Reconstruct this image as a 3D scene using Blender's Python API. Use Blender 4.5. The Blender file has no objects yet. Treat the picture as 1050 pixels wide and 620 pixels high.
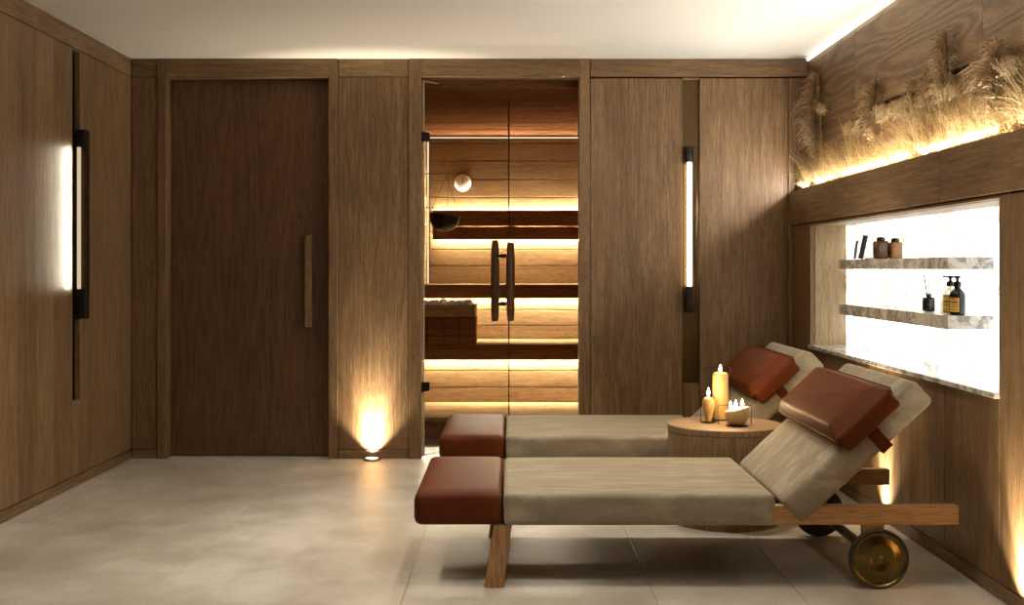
import bpy, bmesh, math, random
from mathutils import Vector, Matrix, noise
random.seed(7)
R = math.radians
C = bpy.context.scene.collection
H = 1.19                       # eye height

# ------------------------------------------------------------------ helpers
class MB:
    """collects shapes in one bmesh, links them as ONE object"""
    def __init__(self): self.bm = bmesh.new()
    def _new(self, f):
        n0 = len(self.bm.verts); f()
        self.bm.verts.ensure_lookup_table()
        return self.bm.verts[n0:]
    def box(self, x0, x1, y0, y1, z0, z1, bev=0, seg=2, rot=None, piv=None):
        b = bmesh.new()
        bmesh.ops.create_cube(b, size=1)
        for v in b.verts:
            v.co = Vector(((x0+x1)/2+v.co.x*(x1-x0), (y0+y1)/2+v.co.y*(y1-y0), (z0+z1)/2+v.co.z*(z1-z0)))
        if bev: bmesh.ops.bevel(b, geom=b.edges[:], offset=bev, segments=seg, profile=.5, affect='EDGES')
        if rot is not None: bmesh.ops.rotate(b, verts=b.verts, cent=piv or Vector(((x0+x1)/2, (y0+y1)/2, (z0+z1)/2)), matrix=rot)
        self.add(b); return self
    def add(self, b):
        me = bpy.data.meshes.new('tmp'); b.to_mesh(me); b.free()
        self.bm.from_mesh(me); bpy.data.meshes.remove(me)
    def poly(self, vs, fs):
        vv = [self.bm.verts.new(v) for v in vs]
        for f in fs: self.bm.faces.new([vv[i] for i in f])
        return self
    def prism(self, prof, y0, y1, bev=0, axis='y'):
        b = bmesh.new(); n = len(prof)
        m = (lambda p, t: (p[0], t, p[1])) if axis == 'y' else ((lambda p, t: (t, p[0], p[1])) if axis == 'x' else (lambda p, t: (p[0], p[1], t)))
        A = [b.verts.new(m(p, y0)) for p in prof]; B = [b.verts.new(m(p, y1)) for p in prof]
        b.faces.new(A[::-1]); b.faces.new(B)
        for i in range(n): b.faces.new((A[i], A[(i+1) % n], B[(i+1) % n], B[i]))
        bmesh.ops.recalc_face_normals(b, faces=b.faces)
        if bev: bmesh.ops.bevel(b, geom=b.edges[:], offset=bev, segments=2, profile=.5, affect='EDGES')
        self.add(b); return self
    def lathe(self, prof, c=(0, 0, 0), n=40, axis='z', sx=1, sy=1, mod=None):
        """prof: list of (radius, height)"""
        c = Vector(c); rings = []
        for r, h in prof:
            if r < 1e-6:
                p = Vector((0, 0, h)); rings.append([p])
            else:
                rings.append([Vector((r*sx*math.cos(2*math.pi*i/n), r*sy*math.sin(2*math.pi*i/n), h)) for i in range(n)])
        def tr(p):
            if mod: p = mod(p)
            if axis == 'y': p = Vector((p.x, p.z, p.y))
            elif axis == 'x': p = Vector((p.z, p.x, p.y))
            return c+p
        b = bmesh.new()
        rv = [[b.verts.new(tr(p)) for p in r] for r in rings]
        for k in range(len(rv)-1):
            a, d = rv[k], rv[k+1]
            for i in range(n):
                j = (i+1) % n
                if len(a) == 1 and len(d) == 1: continue
                if len(a) == 1: b.faces.new((a[0], d[i], d[j]))
                elif len(d) == 1: b.faces.new((a[i], a[j], d[0]))
                else: b.faces.new((a[i], a[j], d[j], d[i]))
        bmesh.ops.recalc_face_normals(b, faces=b.faces)
        self.add(b); return self
    def tube(self, pts, r, n=8, r2=None):
        pts = [Vector(p) for p in pts]; b = bmesh.new(); rings = []
        for i, p in enumerate(pts):
            t = (pts[min(i+1, len(pts)-1)]-pts[max(i-1, 0)]).normalized()
            u = t.cross(Vector((0, 0, 1)))
            if u.length < 1e-4: u = t.cross(Vector((1, 0, 0)))
            u.normalize(); w = t.cross(u)
            rr = r if r2 is None else r+(r2-r)*i/max(1, len(pts)-1)
            rings.append([b.verts.new(p+u*rr*math.cos(2*math.pi*k/n)+w*rr*math.sin(2*math.pi*k/n)) for k in range(n)])
        for a, d in zip(rings, rings[1:]):
            for k in range(n): b.faces.new((a[k], a[(k+1) % n], d[(k+1) % n], d[k]))
        b.faces.new(rings[0][::-1]); b.faces.new(rings[-1])
        bmesh.ops.recalc_face_normals(b, faces=b.faces)
        self.add(b); return self
    def cushion(self, c, s, r, crown=0, nz=0.0, mat=None, seg=14):
        """soft rounded box: centre c, size s, edge radius r, domed top"""
        hx, hy, hz = s[0]/2, s[1]/2, s[2]/2
        def ax(h):
            rr = min(r, h*.999); k = 4
            e = [-h+rr*(1-math.cos(math.pi/2*i/k)) for i in range(k)]
            m = max(2, int(seg*min(1.0, (h-rr)/.25)))
            mid = [-(h-rr)+2*(h-rr)*i/m for i in range(m+1)]
            return e+mid+[-x for x in e[::-1]]
        X, Y, Z = ax(hx), ax(hy), ax(hz)
        b = bmesh.new(); cache = {}
        def V(p):
            key = tuple(round(q, 6) for q in p)
            if key in cache: return cache[key]
            p = Vector(p); core = Vector((max(-hx+r, min(hx-r, p.x)), max(-hy+r, min(hy-r, p.y)), max(-hz+r, min(hz-r, p.z))))
            d = p-core
            q = core+(d.normalized()*r if d.length > 1e-9 else d)
            if crown:
                w = max(0, 1-(q.x/hx)**4)*max(0, 1-(q.y/hy)**4)
                if q.z > 0: q.z += crown*w*(q.z/hz)
            if nz: q += Vector((noise.noise(q*7+Vector((3, 1, 0))), noise.noise(q*7), noise.noise(q*6+Vector((9, 5, 2)))))*nz
            v = b.verts.new(q); cache[key] = v; return v
        def face(P, A, B):
            for i in range(len(A)-1):
                for j in range(len(B)-1):
                    vs = [V(P(A[i], B[j])), V(P(A[i+1], B[j])), V(P(A[i+1], B[j+1])), V(P(A[i], B[j+1]))]
                    if len(set(vs)) == 4:
                        try: b.faces.new(vs)
                        except ValueError: pass
        for sg in (-1, 1):
            face(lambda a, d: (a, d, sg*hz), X, Y); face(lambda a, d: (a, sg*hy, d), X, Z); face(lambda a, d: (sg*hx, a, d), Y, Z)
        bmesh.ops.recalc_face_normals(b, faces=b.faces)
        for v in b.verts:
            v.co = (mat @ v.co if mat else v.co)+Vector(c)
        self.add(b); return self
    def ribbon(self, pts, w0, w1, side):
        vs = []
        n = len(pts)
        for i, p in enumerate(pts):
            w = w0+(w1-w0)*i/(n-1)
            vs += [self.bm.verts.new(p-side*w/2), self.bm.verts.new(p+side*w/2)]
        for i in range(n-1): self.bm.faces.new((vs[2*i], vs[2*i+1], vs[2*i+3], vs[2*i+2]))
    def build(self, name, mat, parent=None, smooth=True, angle=35, wn=False):
        me = bpy.data.meshes.new(name)
        if parent is not None and ROOT(parent).length > 0:
            bmesh.ops.translate(self.bm, verts=self.bm.verts, vec=-ROOT(parent))
        self.bm.to_mesh(me); self.bm.free()
        if smooth:
            me.polygons.foreach_set('use_smooth', [True]*len(me.polygons))
            me.set_sharp_from_angle(angle=R(angle))
        o = bpy.data.objects.new(name, me); C.objects.link(o)
        if mat: me.materials.append(mat)
        if parent is not None: o.parent = parent
        if wn:
            m = o.modifiers.new('wn', 'WEIGHTED_NORMAL'); m.keep_sharp = True
        return o
def ROOT(o):
    v = Vector(o.location)
    while o.parent: o = o.parent; v = v+Vector(o.location)
    return v
def tag(o, label, cat, group=None, kind=None):
    o['label'] = label; o['category'] = cat
    if group: o['group'] = group
    if kind: o['kind'] = kind
    return o
def thing(name, loc, label, cat, group=None):
    o = bpy.data.objects.new(name, None); C.objects.link(o); o.location = loc; o.empty_display_size = .1
    return tag(o, label, cat, group)
def struct(o, label=None, cat=None):
    o['kind'] = 'structure'
    if label: o['label'] = label
    if cat: o['category'] = cat
    return o
def dup(root, loc):
    r = root.copy(); C.objects.link(r); r.location = loc
    for ch in list(root.children):
        c = ch.copy(); C.objects.link(c); c.parent = r
        for g in list(ch.children):
            d = g.copy(); C.objects.link(d); d.parent = c
    return r
BX = lambda px, Y=7.32: (px-525)*Y/1200.0
BZ = lambda py, Y=7.32: H-(py-275)*Y/1200.0

# ------------------------------------------------------------------ materials
class NT:
    def __init__(self, name):
        self.m = bpy.data.materials.new(name); self.m.use_nodes = True
        self.t = self.m.node_tree; self.t.nodes.clear()
        self.out = self.t.nodes.new('ShaderNodeOutputMaterial')
    def n(self, typ, **kw):
        o = self.t.nodes.new('ShaderNode'+typ)
        for k, v in kw.items():
            if k.startswith('i_'):
                key = k[2:].replace('_', ' ')
                self.set(o, key, v)
            elif k.startswith('in'):
                self.set(o, int(k[2:]), v)
            else: setattr(o, k, v)
        return o
    def set(self, o, key, v):
        s = o.inputs[key]
        if isinstance(v, bpy.types.NodeSocket): self.t.links.new(v, s)
        else:
            if s.type == 'RGBA' and len(v) == 3: v = (*v, 1)
            s.default_value = v
    def math(self, op, a, b=0.0, c=0.0): return self.n('Math', operation=op, in0=a, in1=b, in2=c).outputs[0]
    def dot(self, a, b): return self.n('VectorMath', operation='DOT_PRODUCT', in0=a, in1=b).outputs['Value']
    def comb(self, x, y, z): return self.n('CombineXYZ', in0=x, in1=y, in2=z).outputs[0]
    def noise(self, v, scale=1.0, det=4.0, rough=.55, dist=0.0):
        return self.n('TexNoise', i_Vector=v, i_Scale=scale, i_Detail=det, i_Roughness=rough, i_Distortion=dist).outputs['Fac']
    def ramp(self, f, stops):
        o = self.n('ValToRGB', in0=f); e = o.color_ramp.elements
        while len(e) < len(stops): e.new(.5)
        for s, (p, c) in zip(e, stops):
            s.position = p; s.color = (*c, 1) if len(c) == 3 else c
        return o.outputs['Color']
    def mixc(self, f, a, b, mode='MIX'):
        o = self.n('Mix', data_type='RGBA', blend_type=mode)
        self.set(o, 0, f); self.set(o, 6, a); self.set(o, 7, b); return o.outputs[2]
    def mapr(self, f, a, b, c, d): return self.n('MapRange', in0=f, in1=a, in2=b, in3=c, in4=d).outputs[0]
    def bsdf(self, **kw):
        b = self.n('BsdfPrincipled', **kw); self.t.links.new(b.outputs[0], self.out.inputs[0]); return b
    def bump(self, h, s=.3, d=.002): return self.n('Bump', i_Height=h, i_Strength=s, i_Distance=d).outputs[0]

def wood(name, cols, va, vl, pw=.22, rough=.45, ring=1.0, fine=1.0, spread=.16, bump=.35, ringw=.10, spec=.35):
    """veneer: va = direction across the grain, vl = along"""
    N = NT(name)
    P = N.n('TexCoord').outputs['Object']
    rnd = N.n('ObjectInfo').outputs['Random']
    a = N.math('ADD', N.dot(P, va), N.math('MULTIPLY', rnd, 3.7))
    l = N.math('ADD', N.dot(P, vl), N.math('MULTIPLY', rnd, 9.1))
    pid = N.math('FLOOR', N.math('DIVIDE', a, pw))
    wn = N.n('TexWhiteNoise', noise_dimensions='1D', i_W=pid).outputs['Value']
    off = N.math('MULTIPLY', wn, 17.0)
    big = N.noise(N.comb(N.math('MULTIPLY', a, 3.4), N.math('MULTIPLY', l, .42), off), 1, 2, .5, .15)
    rings = N.math('MULTIPLY', N.math('SINE', N.math('MULTIPLY', big, 75.0*ring)), .5)
    rings = N.math('ADD', rings, .5)
    grain = N.noise(N.comb(N.math('MULTIPLY', a, 95.0*fine), N.math('MULTIPLY', l, 3.4*fine), off), 1, 5, .65)
    pores = N.noise(N.comb(N.math('MULTIPLY', a, 330.0*fine), N.math('MULTIPLY', l, 14.0*fine), off), 1, 2, .5)
    tone = N.noise(N.comb(N.math('MULTIPLY', a, 1.3), N.math('MULTIPLY', l, .5), 4.0), 1, 2)
    f = N.math('ADD', N.math('MULTIPLY', grain, .95-ringw), N.math('MULTIPLY', rings, ringw))
    f = N.math('ADD', f, N.math('MULTIPLY', N.math('SUBTRACT', wn, .5), spread))
    f = N.math('ADD', f, N.math('MULTIPLY', N.math('SUBTRACT', tone, .5), .22))
    col = N.ramp(f, [(.22, cols[0]), (.5, cols[1]), (.78, cols[2])])
    pm = N.mapr(pores, .52, .64, 0, .55)
    col = N.mixc(pm, col, tuple(c*.45 for c in cols[0]))
    hgt = N.math('SUBTRACT', N.math('MULTIPLY', grain, .6), N.math('MULTIPLY', pm, .9))
    hgt = N.math('ADD', hgt, N.math('MULTIPLY', rings, .35))
    rg = N.mapr(grain, .3, .7, rough+.08, rough-.05)
    N.bsdf(i_Base_Color=col, i_Roughness=rg, i_Normal=N.bump(hgt, bump, .0015), i_Specular_IOR_Level=spec)
    return N.m
X_, Y_, Z_ = (1, 0, 0), (0, 1, 0), (0, 0, 1)
OAK = [(.098, .054, .023), (.187, .110, .050), (.295, .187, .094)]
M = {}
M['oak_v'] = wood('oak_upright', OAK, (1, 1, 0), Z_)
M['oak_x'] = wood('oak_crosswise', OAK, (0, 1, 1), X_, pw=.3)
M['oak_y'] = wood('oak_lengthwise', OAK, (1, 0, 1), Y_, pw=.6, ring=1.0, bump=.4)
M['oak_relief'] = wood('oak_brushed_figure', OAK, (1, 0, 1), Y_, pw=3.0, ring=1.2, bump=.9, ringw=.34)
DOOR = [(.062, .028, .012), (.115, .056, .025), (.175, .093, .044)]
M['door_oak'] = wood('dark_oak_door', DOOR, (1, 1, 0), Z_, pw=.27, spread=.34)
SAU = [(.19, .118, .056), (.29, .190, .098), (.38, .265, .150)]
PALE = [(.30, .20, .10), (.42, .30, .165), (.54, .40, .24)]
M['pale_oak_v'] = wood('pale_oak_upright', PALE, (1, 1, 0), Z_)
M['pale_oak_y'] = wood('pale_oak_lengthwise', PALE, (1, 0, 1), Y_)
M['sauna_x'] = wood('sauna_board_crosswise', SAU, (0, 1, 1), X_, pw=.155, rough=.6, spread=.2, bump=.1, ring=.5, spec=0.0)
M['sauna_wall'] = wood('sauna_rear_board', [(.13, .075, .034), (.20, .122, .058), (.27, .175, .09)], (0, 1, 1), X_, pw=.155, rough=.6, spread=.2, bump=.1, ring=.5, spec=0.0)
M['sauna_y'] = wood('sauna_board_lengthwise', SAU, (1, 0, 1), Y_, pw=.155, rough=.6, spread=.2, bump=.1, ring=.5, spec=0.0)
THERMO = [(.09, .036, .015), (.145, .062, .027), (.20, .092, .04)]
M['thermo_x'] = wood('dark_sauna_board', THERMO, (0, 1, 1), X_, pw=.12, rough=.6, spread=.2, bump=.1, ring=.5, spec=0.0)
LOU = [(.26, .125, .048), (.40, .215, .092), (.50, .30, .145)]
M['frame_x'] = wood('lounger_oak', LOU, (0, 1, 1), X_, pw=.3, spread=.1, bump=.1)
M['frame_z'] = wood('lounger_oak_leg', LOU, (1, 1, 0), Z_, pw=.3, spread=.1, bump=.1)
TAB = [(.17, .105, .052), (.27, .172, .092), (.37, .25, .145)]
M['table_side'] = wood('table_oak_side', TAB, (1, -.6, 0), Z_, pw=.14, spread=.2, bump=.15)
M['table_top'] = wood('table_oak_top', TAB, Y_, X_, pw=.2, spread=.1, bump=.1, ring=.7)
M['handle_wood'] = wood('handle_wood', [(.10, .045, .02), (.16, .075, .033), (.22, .11, .05)], (1, 1, 0), Z_, pw=.2, bump=.1)

def plain(name, col, rough=.5, metal=0, bumpscale=0, bs=.2, var=0.0, **kw):
    N = NT(name)
    P = N.n('TexCoord').outputs['Object']
    nz = N.noise(P, bumpscale or 20, 4, .6)
    c = N.mixc(N.mapr(nz, .35, .65, 0, 1), tuple(x*(1-var) for x in col), tuple(min(1, x*(1+var)) for x in col))
    args = dict(i_Base_Color=c, i_Roughness=rough, i_Metallic=metal)
    if bumpscale: args['i_Normal'] = N.bump(nz, bs, .002)
    N.bsdf(**args, **kw); return N.m
M['dark'] = plain('shadow_gap_black', (.006, .005, .004), .6, i_Specular_IOR_Level=0.0)
M['black_metal'] = plain('black_metal', (.012, .011, .010), .4, .6)
M['bronze'] = plain('dark_bronze_metal', (.075, .048, .022), .3, .9)
M['brass'] = plain('aged_brass', (.145, .105, .036), .24, 1.0, 30, .05, .15)
M['rubber'] = plain('black_rubber', (.02, .017, .014), .55)
M['steel'] = plain('brushed_steel', (.35, .31, .25), .3, 1.0)
M['glass_dark'] = plain('smoked_brown_glass', (.012, .007, .004), .08, 0)
M['wax'] = plain('cream_wax', (.52, .39, .18), .5, 0, 14, .05, .05, i_Subsurface_Weight=.12, i_Subsurface_Radius=(.02, .01, .004), i_Subsurface_Scale=.6)
M['amber_wax'] = plain('honey_wax', (.40, .26, .105), .5, 0, 14, .05, .06, i_Subsurface_Weight=.12, i_Subsurface_Radius=(.02, .01, .004), i_Subsurface_Scale=.6)
M['stone'] = plain('pale_sauna_stone', (.80, .76, .68), .85, 0, 40, .4, .15)
M['dial'] = plain('white_dial', (.88, .86, .78), .5)
M['amber'] = plain('amber_glass', (.12, .045, .014), .12, 0)
M['amber2'] = plain('light_amber_glass', (.36, .17, .055), .15, 0)
M['blackbottle'] = plain('black_bottle_glass', (.008, .006, .005), .12, 0)
M['label_y'] = plain('yellow_label', (.70, .42, .07), .6)
M['label_d'] = plain('dark_label', (.03, .015, .01), .6)
M['print'] = plain('label_print', (.10, .06, .02), .6)
M['reed'] = plain('rattan_reed', (.22, .17, .12), .7)
M['book_dark'] = plain('black_cover', (.012, .016, .012), .45)
M['book_green'] = plain('grey_green_cover', (.16, .19, .15), .45)
M['paper'] = plain('tan_card', (.55, .36, .16), .7)
M['plaster'] = plain('ceiling_plaster', (.78, .76, .71), .85, 0, 60, .05, .02)

def emit(name, col, s):
    N = NT(name); e = N.n('Emission', i_Color=(*col, 1), i_Strength=s)
    N.t.links.new(e.outputs[0], N.out.inputs[0]); return N.m
WARM = (1, .80, .48)
M['led_bar'] = emit('led_bar_glow', (1, .86, .60), 14)
M['led_side'] = emit('led_bar_side_glow', (1, .82, .54), .6)
M['led_sauna'] = emit('led_sauna_glow', (1, .89, .67), 360)
M['led_edge'] = emit('led_edge_glow', (1, .84, .56), 1.2)
M['led_cove'] = emit('led_cove_glow', (1, .92, .76), 3)
M['led_planter'] = emit('led_planter_glow', (1, .84, .56), 240)
M['lens'] = emit('uplight_lens_glow', (1, .86, .6), 3)
M['flame'] = emit('flame_glow', (1, .78, .46), 60)

def onyx():
    N = NT('backlit_onyx'); P = N.n('TexCoord').outputs['Object']
    d = N.n('TexNoise', i_Vector=P, i_Scale=2.2, i_Detail=5.0).outputs['Color']
    v = N.n('VectorMath', operation='ADD', in0=P, in1=N.n('VectorMath', operation='SCALE', in0=d, i_Scale=.7).outputs[0]).outputs[0]
    a = N.noise(v, 2.6, 6, .6)
    vein = N.math('ABSOLUTE', N.math('SUBTRACT', a, .5))
    f = N.mapr(vein, 0, .085, 0, 1)
    col = N.ramp(f, [(0, (.27, .26, .22)), (.5, (.90, .93, .88)), (1, (.97, 1, .99))])
    e = N.n('Emission', i_Color=col, i_Strength=2.1)
    b = N.n('BsdfPrincipled', i_Base_Color=(.8, .8, .76, 1), i_Roughness=.25)
    ad = N.n('AddShader', in0=e.outputs[0], in1=b.outputs[0])
    N.t.links.new(ad.outputs[0], N.out.inputs[0]); return N.m
M['onyx'] = onyx()
def marble(name, base, vein, sc=4.0):
    N = NT(name); P = N.n('TexCoord').outputs['Object']
    d = N.n('TexNoise', i_Vector=P, i_Scale=5.0, i_Detail=6.0).outputs['Color']
    v = N.n('VectorMath', operation='ADD', in0=P, in1=N.n('VectorMath', operation='SCALE', in0=d, i_Scale=.5).outputs[0]).outputs[0]
    a = N.noise(v, sc, 8, .65)
    vein_ = N.mapr(N.math('ABSOLUTE', N.math('SUBTRACT', a, .5)), 0, .07, 0, 1)
    col = N.ramp(vein_, [(0, vein), (.45, tuple((p+q)/2 for p, q in zip(base, vein))), (1, base)])
    bl = N.noise(P, 16, 6, .7)
    col = N.mixc(N.mapr(bl, .55, .75, 0, .5), col, vein)
    N.bsdf(i_Base_Color=col, i_Roughness=.22); return N.m
M['marble'] = marble('grey_veined_marble', (.66, .63, .57), (.24, .21, .18))
def floor_mat():
    N = NT('beige_limestone'); P = N.n('TexCoord').outputs['Object']
    P = N.n('VectorMath', operation='ADD', in0=P, in1=(3.3, 1.7, .37)).outputs[0]
    st = N.n('VectorMath', operation='MULTIPLY', in0=P, in1=(1, .8, 1)).outputs[0]
    big = N.noise(st, .95, 4, .55); mid = N.noise(st, 4.3, 5, .62); fine = N.noise(P, 60, 3, .6)
    f = N.math('ADD', N.math('MULTIPLY', big, .62), N.math('MULTIPLY', mid, .38))
    col = N.ramp(f, [(.34, (.34, .297, .235)), (.5, (.49, .452, .385)), (.63, (.67, .640, .575))])
    col = N.mixc(N.mapr(fine, .45, .75, 0, .22), col, (.26, .205, .14))
    patch = N.noise(st, 1.7, 6, .62)
    col = N.mixc(N.mapr(patch, .50, .66, 0, .55), col, (.66, .63, .56))
    rg = N.mapr(mid, 0.0, 1.0, .28, .48)
    N.bsdf(i_Base_Color=col, i_Roughness=rg, i_Specular_IOR_Level=.5)
    return N.m
M['floor'] = floor_mat()
def fabric():
    N = NT('oatmeal_velvet'); P = N.n('TexCoord').outputs['Object']
    st = N.n('VectorMath', operation='MULTIPLY', in0=P, in1=(2.2, 9, 5)).outputs[0]
    a = N.noise(st, 2.0, 5, .65, .6); b = N.noise(P, 420, 2, .6); c = N.noise(P, 70, 3, .6)
    col = N.ramp(a, [(.3, (.20, .165, .118)), (.5, (.265, .225, .168)), (.68, (.37, .33, .26))])
    col = N.mixc(N.mapr(b, .4, .65, 0, .28), col, (.20, .155, .10))
    N.bsdf(i_Base_Color=col, i_Roughness=.92, i_Sheen_Weight=.35, i_Sheen_Roughness=.4, i_Sheen_Tint=(.9, .8, .62, 1), i_Specular_IOR_Level=.15,
           i_Normal=N.bump(N.math('ADD', N.math('MULTIPLY', b, .5), c), .25, .0018))
    return N.m
M['fabric'] = fabric()
def leather():
    N = NT('rust_leather'); P = N.n('TexCoord').outputs['Object']
    a = N.noise(P, 5, 4, .6); vo = N.n('TexVoronoi', i_Vector=P, i_Scale=380.0).outputs['Distance']
    col = N.ramp(a, [(.35, (.070, .0140, .0034)), (.65, (.102, .0235, .0050))])
    N.bsdf(i_Base_Color=col, i_Roughness=N.mapr(a, 0.0, 1.0, .42, .56), i_Normal=N.bump(vo, .12, .001), i_Specular_IOR_Level=.10)
    return N.m
M['leather'] = leather()
def clear(name, tint=(1, 1, 1), refl=1.0):
    N = NT(name)
    t = N.n('BsdfTransparent', i_Color=(*tint, 1)); g = N.n('BsdfGlossy', i_Roughness=.02)
    fr = N.n('Fresnel', i_IOR=1.5).outputs[0]
    mx = N.n('MixShader'); N.set(mx, 0, N.math('MULTIPLY', N.math('MULTIPLY', fr, refl), N.math('SUBTRACT', 1.0, N.n('NewGeometry').outputs['Backfacing']))); N.set(mx, 1, t.outputs[0]); N.set(mx, 2, g.outputs[0])
    N.t.links.new(mx.outputs[0], N.out.inputs[0]); return N.m
M['glass'] = clear('door_glass', (.97, .96, .93))
M['glass_edge'] = plain('glass_edge', (.55, .45, .28), .3)
M['clear_bottle'] = clear('clear_bottle_glass', (.80, .78, .68))
M['bowl_glass'] = clear('smoked_bowl_glass', (.35, .22, .12), 1.2)
def dry(name, a, b, tr=.35):
    N = NT(name); P = N.n('TexCoord').outputs['Object']
    col = N.mixc(N.n('NewGeometry').outputs['Random Per Island'], a, b)   # every blade its own tone
    d = N.n('BsdfDiffuse', i_Color=col); t = N.n('BsdfTranslucent', i_Color=col)
    mx = N.n('MixShader', in0=tr); N.set(mx, 1, d.outputs[0]); N.set(mx, 2, t.outputs[0])
    N.t.links.new(mx.outputs[0], N.out.inputs[0]); return N.m
M['straw'] = dry('golden_straw', (.17, .092, .028), (.86, .66, .33))
M['plume'] = dry('beige_plume', (.26, .165, .085), (.66, .50, .32))
M['curl'] = dry('cream_seed_head', (.60, .46, .28), (.72, .60, .42))
M['russet'] = dry('russet_reed', (.12, .038, .014), (.30, .115, .045))

# ------------------------------------------------------------------ room shell
YB = 7.32          # face of the far wall
XL, XR, XU = -2.38, 1.75, 1.85   # left wall, right wall, recessed upper right wall
CZ = 2.5; YF = -.7
# floor of square tiles with fine joints
fl = MB(); xs = [-2.60, -2.214, -1.304, -.394, .516, 1.052, 2.1]; ys = [-.9, .03, .94, 1.85, 2.76, 3.67, 4.58, 5.49, 6.40, 7.9]
for i in range(len(xs)-1):
    for j in range(len(ys)-1):
        fl.box(xs[i]+.0012, xs[i+1]-.0012, ys[j]+.0012, ys[j+1]-.0012, -.04, 0, .0012, 1)
fl.box(-2.6, 2.1, -.9, 7.9, -.09, -.005)
struct(fl.build('floor', M['floor'], smooth=False), 'beige limestone tile floor of the spa room', 'floor')
struct(MB().box(-2.6, 2.1, -.9, YB+.05, CZ, CZ+.1).build('ceiling', M['plaster'], smooth=False), 'smooth off-white plaster ceiling', 'ceiling')
struct(MB().box(-2.6, 2.2, YF-.1, YF, 0, CZ).build('wall_front', M['plaster'], smooth=False), 'plain wall behind the viewer', 'wall')

# ---- far wall
wb = MB(); yb0, yb1 = YB+.03, YB+.06
wb.box(-2.5, -2.212, yb0, yb1, 0, CZ).box(-1.09, -.645, yb0, yb1, 0, CZ).box(.485, 1.9, yb0, yb1, 0, CZ).box(-2.212, -1.09, yb0+.12, yb1+.12, 0, CZ)
wb.box(-.645, .485, yb0, yb1, 2.40, CZ)
wall_back = struct(wb.build('wall_back', M['dark'], smooth=False), 'oak panelled far wall with door and glazed sauna opening', 'wall')
G = .0022
def vpanel(x0, x1, z0, z1, parent=wall_back, mat='oak_v', y0=YB, y1=YB+.03, name='wall_panel', b=.0015):
    return MB().box(x0+G, x1-G, y0, y1, z0+G, z1-G, b, 1).build(name, M[mat], parent, wn=True)
vpanel(-2.38, -2.216, .06, 2.386); vpanel(-2.38, -2.216, 2.386, CZ, mat='oak_x', name='cornice_panel')
vpanel(-1.087, -.646, .06, 2.386); vpanel(-1.087, -.646, 2.386, CZ, mat='oak_x', name='cornice_panel')
vpanel(.488, 1.068, .06, 2.380)
vpanel(.488, 1.87, 2.386, CZ, mat='oak_x', name='cornice_panel')
vpanel(1.068, 1.171, .06, .474)                      # filler under the recess
vpanel(1.171, 1.727, .06, 2.380)
vpanel(1.727, 1.87, .06, 2.380)
MB().box(1.068, 1.171, YB+.0285, YB+.03, .474, 2.366).build('light_slot', M['bronze'], wall_back)
vpanel(1.068, 1.171, 2.366, 2.386)
for i, (a, b_) in enumerate(((-2.38, -2.216), (-1.087, -.646), (.488, 1.75))):
    struct(MB().box(a+G, b_-G, YB+.001, YB+.03, 0.001, .0575, .0015, 1).build('baseboard_back', M['oak_x'], wn=True))
# door casing and dark door
dc = struct(MB().box(-2.2155, -2.160, YB-.012, 7.425, 0, CZ-.002, .002, 1).build('trim_1', M['oak_v'], wn=True), 'oak casing around the dark oak door', 'door casing')
MB().box(-1.1465, -1.0885, YB-.012, 7.425, 0, CZ-.002, .002, 1).build('jamb', M['oak_v'], dc, wn=True)
MB().box(-2.160, -1.1465, YB-.012, 7.425, 2.380, CZ-.002, .002, 1).build('head_board', M['oak_x'], dc, wn=True)
d1 = struct(MB().box(-2.157, -1.1495, 7.415, 7.455, .006, 2.378, .002, 1).build('door_1', M['door_oak'], wn=True), 'dark oak flush door with a long upright wooden pull handle', 'door')
h = MB().box(-1.302, -1.259, 7.350, 7.378, .8215, 1.399, .004, 2).build('door_handle', M['oak_v'], d1, wn=True)
hm = MB()
for z in (.90, 1.32): hm.box(-1.290, -1.271, 7.376, 7.416, z-.01, z+.01)
hm.build('handle_mount', M['black_metal'], h)
# sauna casing
sc_ = struct(MB().box(-.6445, -.567, YB-.010, 7.45, 0, CZ-.002, .002, 1).build('trim_2', M['oak_v'], wn=True), 'oak casing framing the glazed sauna opening', 'sauna casing')
MB().box(.421, .486, YB-.010, 7.45, 0, CZ-.002, .002, 1).build('jamb', M['oak_v'], sc_, wn=True)
MB().box(-.567, .421, YB-.010, 7.45, 2.385, CZ-.002, .002, 1).build('head_board', M['oak_x'], sc_, wn=True)

# ---- left wall
wl = struct(MB().box(XL-.09, XL-.03, YF, YB+.06, 0, CZ).build('wall_left', M['dark'], smooth=False), 'oak panelled wall with a black slot and light bar', 'wall')
def lpanel(y0, y1, z0, z1, mat='oak_v', name='wall_panel'):
    return MB().box(XL-.03, XL, y0+G, y1-G, z0+G, z1-G, .0015, 1).build(name, M[mat], wl, wn=True)
lpanel(YF, 2.2, .06, 2.386); lpanel(2.2, 4.3, .06, 2.386); lpanel(4.3, 6.34, .06, 2.386); lpanel(6.445, YB-.003, .06, 2.386)
lpanel(6.34, 6.445, .06, .472); lpanel(6.34, 6.445, 2.372, 2.386)
lpanel(YF, YB-.003, 2.386, CZ, 'oak_y', 'cornice_panel')
struct(MB().box(XL-.03, XL+.001, YF, YB-.004, .001, .0575, .0015, 1).build('baseboard_left', M['oak_y'], wn=True))

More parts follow.
